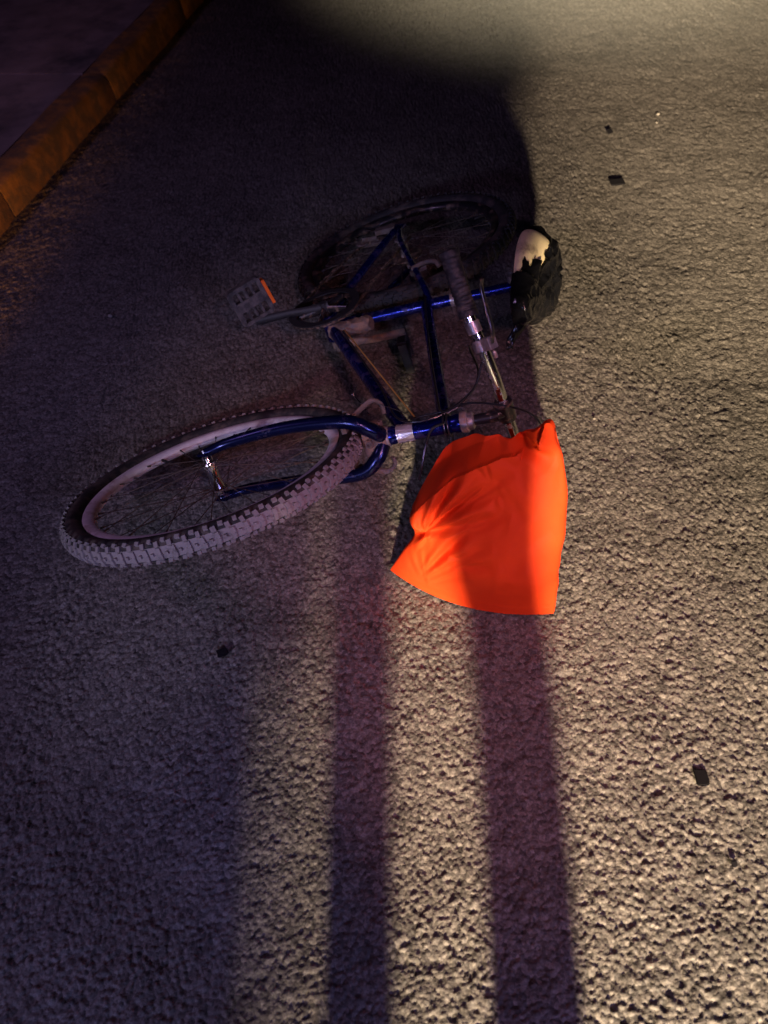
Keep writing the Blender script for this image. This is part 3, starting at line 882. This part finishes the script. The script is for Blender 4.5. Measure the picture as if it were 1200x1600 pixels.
# ------------------------------------------------------------------ the orange cloth bag, leaning on the bar
def build_bag():
    A = Vector((0.00296, 1.00677, 0.012)); BU = Vector((0.91240, -0.40929, 0)); BV = Vector((0.15849, 0.35331, 0.92198)); BN = BU.cross(BV)
    Lp = [(0.0014, -0.008), (0.0266, 0.052), (0.046, 0.096), (0.0335, 0.136), (0.041, 0.176), (0.0638, 0.2359), (0.0903, 0.2926), (0.1349, 0.3271)]
    Rp = [(0.3585, -0.008), (0.355, 0.045), (0.3523, 0.085), (0.349, 0.125), (0.3444, 0.1823), (0.3336, 0.2635), (0.3155, 0.3326), (0.2931, 0.388)]
    L3 = curve([(a, b, 0) for a, b in Lp], 20); R3 = curve([(a, b, 0) for a, b in Rp], 20)
    nt = len(L3); ns = 181
    def seg(p, a, b):
        ax, ay = a; bx, by = b
        dx, dy = bx - ax, by - ay; ll = dx * dx + dy * dy
        t = ((p[0] - ax) * dx + (p[1] - ay) * dy) / ll
        tc = max(0, min(1, t))
        d = math.hypot(p[0] - ax - dx * tc, p[1] - ay - dy * tc)
        sd = ((p[0] - ax) * dy - (p[1] - ay) * dx) / math.sqrt(ll)
        return d, tc, sd
    P1 = (0.0778, 0.1277); P2 = (0.0913, 0.0106)
    folds = [  # (from, to, depth, width)
        (P1, (0.180, 0.258), 0.020, 0.0085), (P1, (0.225, 0.205), 0.014, 0.010), (P1, (0.128, 0.268), 0.018, 0.008), (P1, (0.235, 0.300), 0.014, 0.009),
        ((0.095, 0.050), (0.185, 0.185), 0.013, 0.009), ((0.100, 0.030), (0.205, 0.135), 0.011, 0.009), ((0.105, 0.020), (0.190, 0.085), 0.007, 0.008), ((0.15, 0.14), (0.26, 0.235), 0.007, 0.010),
        (P2, (0.062, 0.085), 0.006, 0.007), (P2, (0.085, 0.095), 0.004, 0.006), (P2, (0.040, 0.055), 0.004, 0.008),
        ((0.0014, -0.004), (0.179, 0.006), 0.006, 0.005), (P1, (0.055, 0.170), 0.012, 0.010), (P1, (0.048, 0.120), 0.008, 0.009),
        ((0.22, 0.355), (0.30, 0.325), 0.016, 0.012), ((0.19, 0.337), (0.265, 0.285), 0.006, 0.012), ((0.31, 0.34), (0.33, 0.23), 0.005, 0.010), ((0.25, 0.05), (0.30, 0.20), 0.004, 0.014), ((0.12, 0.10), (0.20, 0.10), 0.006, 0.009), (P1, (0.040, 0.098), 0.020, 0.007), ((0.18, 0.30), (0.225, 0.19), 0.006, 0.009), ((0.115, 0.06), (0.24, 0.11), 0.008, 0.008), ((0.13, 0.19), (0.235, 0.265), 0.009, 0.008), ((0.165, 0.29), (0.27, 0.20), 0.006, 0.012),
    ]
    ridge = [(0.0489, 0.1622), (0.085, 0.215), (0.118, 0.255), (0.165, 0.295), (0.205, 0.322), (0.2529, 0.340)]
    def lift(p, s, t):
        e = max(0.0, 4 * s * (1 - s)) ** 0.55
        n_ = 0.060 * e * (0.35 + 0.65 * math.sin(PI * min(1, 0.28 + t * 0.72)) )
        n_ += 0.010 * math.exp(-((t - 0.25) / 0.3) ** 2) * e
        # behind the ridge the cloth falls back, away from the front panel
        best = 9; sgn = 0
        for a, b in zip(ridge[:-1], ridge[1:]):
            d, tc, sd = seg(p, a, b)
            if d < best: best, sgn = d, sd
        if sgn < 0 and p[0] < 0.27:
            n_ *= max(0.0, 1 - (best / 0.03)) if best < 0.03 else 0.0
            n_ -= 0.006 * min(1, best / 0.03)
        elif best < 0.03 and p[0] < 0.24:
            n_ += 0.012 * (1 - best / 0.03) ** 2 * e
        dip = 0.0; rise = 0.0
        for a, b, dp, w in folds:
            d, tc, sd = seg(p, a, b)
            w = w * (0.55 + 1.1 * tc)
            tp = math.sin(PI * (0.10 + 0.86 * tc)) ** 0.7
            dip = max(dip, dp * tp * math.exp(-(d / w) ** 2))
            rise = max(rise, 0.55 * dp * tp * math.exp(-((sd + 1.9 * w) / w) ** 2) * (1 if d < 3 * w else math.exp(-(d / w - 3) ** 2)))
        n_ += (rise - dip) * min(1, e * 1.6)
        q = Vector((p[0], p[1], 0.3))
        n_ += (0.0034 * (0.5 - abs(mnoise.noise(q * 17 + 0.6 * mnoise.noise_vector(q * 9)))) + 0.0016 * mnoise.noise(q * 48)) * min(1, e * 1.5)
        if 0.052 < t < 0.062: n_ -= 0.0016
        if t <= 0.052: n_ += 0.0012
        n_ += 0.0016 * math.sin(34 * (p[0] * 1.3 - p[1]) + 9 * p[1]) * e
        n_ += 0.022 * math.exp(-(math.hypot(p[0] - 0.056, (p[1] - 0.150) * 0.8) / 0.020) ** 2)
        # gathered knot in the top right corner
        d = math.hypot(p[0] - 0.268, p[1] - 0.372)
        n_ += 0.032 * math.exp(-(d / 0.024) ** 2)
        d = math.hypot(p[0] - 0.240, p[1] - 0.345)
        n_ -= 0.026 * math.exp(-(d / 0.018) ** 2)
        return n_
    def push(p):
        """how far the cloth behind the ridge has sunk back toward the fork"""
        best = 9; sgn = 0
        for a, b in zip(ridge[:-1], ridge[1:]):
            d, tc, sd = seg(p, a, b)
            if d < best: best, sgn = d, sd
        if sgn >= 0: return 0.0
        k = min(1, best / 0.035)
        fade = max(0.0, min(1, (0.16 - p[0]) / 0.06))
        return 0.055 * k * k * (3 - 2 * k) * fade
    SINK = Vector((0.10, 0.80, -0.59)).normalized()
    front = []; back = []
    for j in range(nt):
        t = j / (nt - 1)
        for i in range(ns):
            s = i / (ns - 1)
            q = L3[j].lerp(R3[j], s)
            u_, v_ = q.x, q.y
            if t > 0.8:                                        # bumpy gathered top edge
                v_ += (t - 0.8) / 0.2 * (0.006 * math.sin(s * 9.0 + 0.6) + 0.003 * math.sin(s * 21 + 1.1) + 0.013 * math.exp(-((s - 0.87) / 0.09) ** 2) - 0.016 * max(0, (s - 0.93) / 0.07) ** 2)
            if s > 0.9: u_ += (s - 0.9) / 0.1 * (0.0016 * math.sin(t * 13) + 0.0008 * math.sin(t * 37))
            n_ = lift((u_, v_), s, t)
            edge = min(1.0, min(s, 1 - s) / 0.025)
            # bottom bow: the lowest seam bows toward the viewer on the ground
            bow = 4 * s * (1 - s)
            if t < 0.25:
                w = (1 - t / 0.25)
                nb = 0.037 * bow; vb = -0.0155 * bow
                n_ = n_ * (1 - w ** 1.5) + (nb + 0.002) * w ** 1.5
                v_ += vb * w
            pk = SINK * push((u_, v_))
            front.append(A + BU * u_ + BV * v_ + BN * n_ + pk)
            et = min(1.0, (1 - t) / 0.06)
            nb_ = -0.020 * (max(0, 4 * s * (1 - s)) ** 0.6) * (1 - 0.75 * t)
            if t < 0.25:
                w = (1 - t / 0.25) ** 2
                nb_ = nb_ * (1 - w) + 0.037 * bow * w
            back.append(A + BU * u_ + BV * v_ + BN * (min(nb_, n_ - 0.002)) + pk)
    idx = lambda j, i: j * ns + i
    nf = len(front)
    fs = []
    for j in range(nt - 1):
        for i in range(ns - 1):
            fs.append((idx(j, i), idx(j, i + 1), idx(j + 1, i + 1), idx(j + 1, i)))
            fs.append((nf + idx(j, i), nf + idx(j + 1, i), nf + idx(j + 1, i + 1), nf + idx(j, i + 1)))
    for j in range(nt - 1):
        for i in (0, ns - 1): fs.append((idx(j, i), idx(j + 1, i), nf + idx(j + 1, i), nf + idx(j, i)))
    for i in range(ns - 1):
        for j in (0, nt - 1): fs.append((idx(j, i), idx(j, i + 1), nf + idx(j, i + 1), nf + idx(j, i)))
    mb = MB(); mb.add(front + back, fs)
    for v in mb.v: assert v[2] > -0.05
    o = mb.build('cloth_bag', M['bag'])
    tag(o, 'bright orange cloth bag slumped against the handlebar', 'bag')
    # orange drawstring over the dark top
    ds = MB()
    f = lambda u_, v_, n_: A + BU * u_ + BV * v_ + BN * n_
    return o
build_bag()

# ------------------------------------------------------------------ debris on the road
def fragment(name, loc, hx, hy, hz, rz, tilt, label, mt, bev=0.002):
    mb = MB()
    rr = random.Random(hash(label) % 1000 if False else len(label))
    R = Matrix.Rotation(rz, 3, 'Z') @ Matrix.Rotation(tilt, 3, 'X')
    outline = [(-1, -1), (0.2, -1.05), (1, -0.92), (1.04, 0.1), (0.93, 1), (-0.1, 0.95), (-1.02, 1.03), (-0.95, 0.1)]
    vs = [Vector((hx * a, hy * b, z * hz)) for z in (-1, 1) for a, b in outline]
    k = len(outline)
    vs = [R @ v + Vector(loc) for v in vs]
    fs = [tuple(range(k))[::-1], tuple(range(k, 2 * k))] + [(i, (i + 1) % k, k + (i + 1) % k, k + i) for i in range(k)]
    mb.add(vs, fs)
    o = mb.build(name, mt, smooth=False, bevel=bev)
    tag(o, label, 'debris')
    return o
fragment('plastic_fragment', (0.912, 2.585, 0.006), 0.025, 0.017, 0.003, 0.02, 0.12, 'flat black rectangular plastic piece on the lit road near the saddle', M['chip'])
fragment('plastic_fragment', (0.514, 0.497, 0.003), 0.0115, 0.0155, 0.002, -0.10, -0.1, 'black rectangular plastic chip alone on the lower right asphalt', M['chip'])
fragment('plastic_fragment', (0.985, 2.975, 0.006), 0.011, 0.010, 0.003, 0.5, 0.4, 'small jagged dark chip just beyond the flat black piece', M['chip'], 0.001)
fragment('plastic_fragment', (0.520, 0.352, 0.003), 0.0045, 0.0045, 0.002, 0.1, 0.2, 'tiny black speck of plastic below the black chip at lower right', M['chip'], 0.001)
fragment('plastic_fragment', (-0.352, 0.832, 0.006), 0.011, 0.008, 0.003, 0.3, 0.1, 'small dark lump on the shaded road below the front wheel', M['chip'], 0.001)
def pebble(x, y, r, label):
    mb = MB(); mb.sphere((0, 0, 0), r, 0, 10, (1, 0.8, 0.65))
    rr = random.Random(int(x * 977) ^ int(y * 331))
    mb.v = [(a * rr.uniform(0.85, 1.12) + x, b * rr.uniform(0.85, 1.12) + y, c * rr.uniform(0.85, 1.1) + r * 0.45) for a, b, c in mb.v]
    o = mb.build('pebble', M['pebble']); tag(o, label, 'pebble', 'pale pebbles scattered on the road')
for (x, y, r) in ((1.206, 3.09, 0.007), (1.18, 3.02, 0.005), (-0.78, 2.05, 0.008), (0.55, 1.42, 0.004)):
    pebble(x, y, r, 'small pale pebble lying on the asphalt')

# ------------------------------------------------------------------ the photographer, standing behind the camera (casts the two long leg shadows)
def skin_mesh(name, verts, edges, radii, mt, parent=None, root=0, sub=2):
    me = bpy.data.meshes.new(name)
    me.from_pydata([tuple(v) for v in verts], edges, [])
    o = bpy.data.objects.new(name, me); C.objects.link(o)
    sk = o.modifiers.new('skin', 'SKIN')
    for i, r in enumerate(radii):
        me.skin_vertices[0].data[i].radius = r if isinstance(r, tuple) else (r, r)
        me.skin_vertices[0].data[i].use_root = (i == root)
    sb_ = o.modifiers.new('sub', 'SUBSURF'); sb_.levels = sub; sb_.render_levels = sub
    me.materials.append(mt)
    for p in me.polygons: p.use_smooth = True
    sk.use_smooth_shade = True
    if parent: o.parent = parent
    return o
def build_person():
    M['cloth_dark'] = mat('dark_clothing', (0.02, 0.022, 0.03), 0.8, 0, 0.3, 30)
    M['skin'] = mat('skin', (0.42, 0.25, 0.17), 0.5, 0, 0.1, 20)
    M['hair'] = mat('dark_hair', (0.015, 0.012, 0.010), 0.5)
    M['shoe'] = mat('dark_shoe', (0.02, 0.02, 0.02), 0.5)
    y = -0.36
    V = [(0.005, y, 0.96), (-0.01, y, 1.14), (-0.02, y - 0.01, 1.36), (-0.02, y, 1.48), (-0.02, y + 0.01, 1.56), (-0.02, y + 0.03, 1.64), (-0.02, y + 0.03, 1.71)]
    R = [(0.150, 0.110), (0.15, 0.11), (0.17, 0.11), (0.07, 0.07), (0.052, 0.055), (0.075, 0.09), (0.055, 0.07)]
    E = [(0, 1), (1, 2), (2, 3), (3, 4), (4, 5), (5, 6)]
    def chain(start, pts):
        p = start
        for v, r in pts:
            V.append(v); R.append(r if isinstance(r, tuple) else (r, r)); E.append((p, len(V) - 1)); p = len(V) - 1
    for sx_, fx in ((-1, -0.135), (1, 0.100)):
        if sx_ < 0:
            chain(0, [((-0.120, y, 0.82), 0.092), ((-0.135, y + 0.01, 0.52), 0.060), ((-0.137, y - 0.005, 0.34), 0.054), ((fx, y, 0.13), 0.050), ((fx, y, 0.045), 0.050)])
        else:
            chain(0, [((0.066, y, 0.82), 0.080), ((0.062, y + 0.01, 0.56), 0.078), ((0.098, y - 0.005, 0.38), 0.070), ((fx, y, 0.15), 0.066), ((fx, y, 0.045), 0.062)])
        # arms raised to hold the phone in front of the chest
        chain(2, [((-0.02 + sx_ * 0.18, y - 0.01, 1.40), 0.062), ((-0.02 + sx_ * 0.24, y + 0.04, 1.17), 0.048), ((sx_ * 0.10, y + 0.24, 1.33), 0.033)])
    body = skin_mesh('person', V, E, R, M['cloth_dark'])
    tag(body, 'person in dark clothes standing behind the camera with arms raised', 'person')
    hd = MB(); hd.sphere((-0.02, y + 0.035, 1.665), 0.1, 0, 20, (0.80, 0.98, 1.2))
    hd.box((-0.02, y + 0.138, 1.655), (1, 0, 0), (0, 1, 0), (0, 0, 1), 0.012, 0.016, 0.02)
    for s_ in (-1, 1): hd.sphere((-0.02 + s_ * 0.082, y + 0.03, 1.66), 0.026, 0, 10, (0.4, 0.8, 1.2))
    hd.build('head', M['skin'], body)
    hr = MB(); hr.sphere((-0.02, y + 0.018, 1.695), 0.104, 0, 20, (0.84, 0.98, 1.06)); hr.build('hair', M['hair'], body)
    for sx_, fx in ((-1, -0.135), (1, 0.100)):
        sh = MB(); sh.tube(curve([(fx, y - 0.075, 0.035), (fx, y - 0.02, 0.05), (fx + 0.004 * sx_, y + 0.08, 0.038), (fx + 0.008 * sx_, y + 0.165, 0.026)]), [0.030] * 6 + [0.040] * 10 + [0.044] * 6 + [0.034, 0.028, 0.016], 14, flat=0.8)
        sh.build('shoe', M['shoe'], body)
        px = sx_ * 0.10
        # hand: palm, four fingers and a thumb round the phone's edge
        hv = [(px, y + 0.225, 1.325), (px * 0.9, y + 0.275, 1.345)]; hr_ = [0.024, 0.028]; he = [(0, 1)]
        for q in range(4):
            z0 = 1.325 + 0.018 * q
            a = len(hv)
            hv += [(px * 0.86, y + 0.295, z0), (px * 0.72, y + 0.315, z0 + 0.004), (px * 0.52, y + 0.310, z0 + 0.004)]
            hr_ += [0.0095, 0.0088, 0.0078]; he += [(1, a), (a, a + 1), (a + 1, a + 2)]
        a = len(hv)
        hv += [(px * 0.80, y + 0.25, 1.372), (px * 0.62, y + 0.27, 1.384)]; hr_ += [0.012, 0.009]; he += [(1, a), (a, a + 1)]
        skin_mesh('hand', hv, he, hr_, M['skin'], body)
    return body
def coat(name, parent, cx, y, rows, mt):
    """cloth hanging from the shoulders, open at the hem; rows: height, centre x, half width, half depth"""
    n = 40; vs = []; fs = []
    for (z, xo, hw, hd) in rows:
        for k in range(n):
            a = 2 * PI * k / n
            f = 1 + 0.025 * math.sin(6 * a + z * 9)
            vs.append((cx + xo + math.cos(a) * hw * f, y + math.sin(a) * hd * f, z + 0.008 * math.sin(3 * a)))
    for j in range(len(rows) - 1):
        for k in range(n):
            k2 = (k + 1) % n
            fs.append((j * n + k, j * n + k2, (j + 1) * n + k2, (j + 1) * n + k))
    mb = MB(); mb.add(vs, fs)
    o = mb.build(name, mt, parent)
    m_ = o.modifiers.new('thick', 'SOLIDIFY'); m_.thickness = 0.006
    return o
p1 = build_person()
coat('shadow_jacket', p1, 0, -0.36, [(0.61, -0.035, 0.165, 0.115), (0.71, -0.04, 0.168, 0.12), (0.80, -0.03, 0.176, 0.13), (0.83, -0.022, 0.184, 0.13), (0.86, -0.004, 0.206, 0.13), (0.92, 0.004, 0.218, 0.13), (0.97, 0.008, 0.226, 0.135), (1.15, 0.012, 0.215, 0.13), (1.36, -0.02, 0.185, 0.125), (1.46, -0.02, 0.10, 0.085)], M['cloth_dark'])  # garment added to the figure, outline shaped for its cast shadow
def build_blocker_figure():  # added unseen figure; its coat blocks the headlight on the left
    x, y = -0.475, -0.80
    V = [(x, y, 0.95), (x, y, 1.14), (x, y, 1.38), (x, y, 1.50), (x, y + 0.01, 1.58), (x, y + 0.03, 1.66), (x, y + 0.03, 1.73)]
    R = [(0.17, 0.115), (0.16, 0.11), (0.17, 0.11), (0.07, 0.07), (0.052, 0.055), (0.075, 0.09), (0.055, 0.07)]
    E = [(0, 1), (1, 2), (2, 3), (3, 4), (4, 5), (5, 6)]
    def chain(start, pts):
        p = start
        for v, r in pts:
            V.append(v); R.append((r, r)); E.append((p, len(V) - 1)); p = len(V) - 1
    for s_ in (-1, 1):
        chain(0, [((x + s_ * 0.09, y, 0.84), 0.09), ((x + s_ * 0.10, y + 0.01, 0.50), 0.06), ((x + s_ * 0.11, y, 0.12), 0.045), ((x + s_ * 0.11, y, 0.045), 0.045)])
        chain(2, [((x + s_ * 0.18, y, 1.42), 0.062), ((x + s_ * 0.235, y - 0.02, 1.14), 0.048), ((x + s_ * 0.24, y + 0.04, 0.90), 0.034)])
    body = skin_mesh('person', V, E, R, M['cloth_dark'])
    tag(body, 'added unseen figure in a long dark coat, blocking light on the left', 'person')
    coat('coat', body, x, y, [(0.60, 0, 0.262, 0.17), (0.80, 0, 0.25, 0.16), (1.0, 0, 0.235, 0.15), (1.2, 0, 0.22, 0.14), (1.40, 0, 0.20, 0.13), (1.49, 0, 0.09, 0.085)], M['cloth_dark'])
    hd = MB(); hd.sphere((x, y + 0.035, 1.685), 0.1, 0, 20, (0.80, 0.98, 1.2))
    hd.box((x, y + 0.138, 1.675), (1, 0, 0), (0, 1, 0), (0, 0, 1), 0.012, 0.016, 0.02)
    for s_ in (-1, 1): hd.sphere((x + s_ * 0.082, y + 0.03, 1.68), 0.026, 0, 10, (0.4, 0.8, 1.2))
    hd.build('head', M['skin'], body)
    hr = MB(); hr.sphere((x, y + 0.018, 1.715), 0.104, 0, 20, (0.84, 0.98, 1.06)); hr.build('hair', M['hair'], body)
    for s_ in (-1, 1):
        fx = x + s_ * 0.11
        sh = MB(); sh.tube(curve([(fx, y - 0.075, 0.035), (fx, y - 0.02, 0.05), (fx + 0.004 * s_, y + 0.08, 0.038), (fx + 0.008 * s_, y + 0.165, 0.026)]), [0.030] * 6 + [0.040] * 10 + [0.044] * 6 + [0.034, 0.028, 0.016], 14, flat=0.8)
        sh.build('shoe', M['shoe'], body)
        hx = x + s_ * 0.24
        hv = [(hx, y + 0.04, 0.895), (hx, y + 0.05, 0.82)]; hr_ = [0.024, 0.028]; he = [(0, 1)]
        for q in range(4):
            a = len(hv); yy = y + 0.018 + 0.020 * q; L_ = (0.062, 0.072, 0.068, 0.056)[q]
            hv += [(hx, yy, 0.80), (hx - s_ * 0.012, yy, 0.80 - L_ * 0.55), (hx - s_ * 0.028, yy, 0.80 - L_)]
            hr_ += [0.0095, 0.0088, 0.0078]; he += [(1, a), (a, a + 1), (a + 1, a + 2)]
        a = len(hv)
        hv += [(hx - s_ * 0.02, y + 0.085, 0.835), (hx - s_ * 0.03, y + 0.095, 0.80)]; hr_ += [0.012, 0.009]; he += [(0, a), (a, a + 1)]
        skin_mesh('hand', hv, he, hr_, M['skin'], body)
build_blocker_figure()
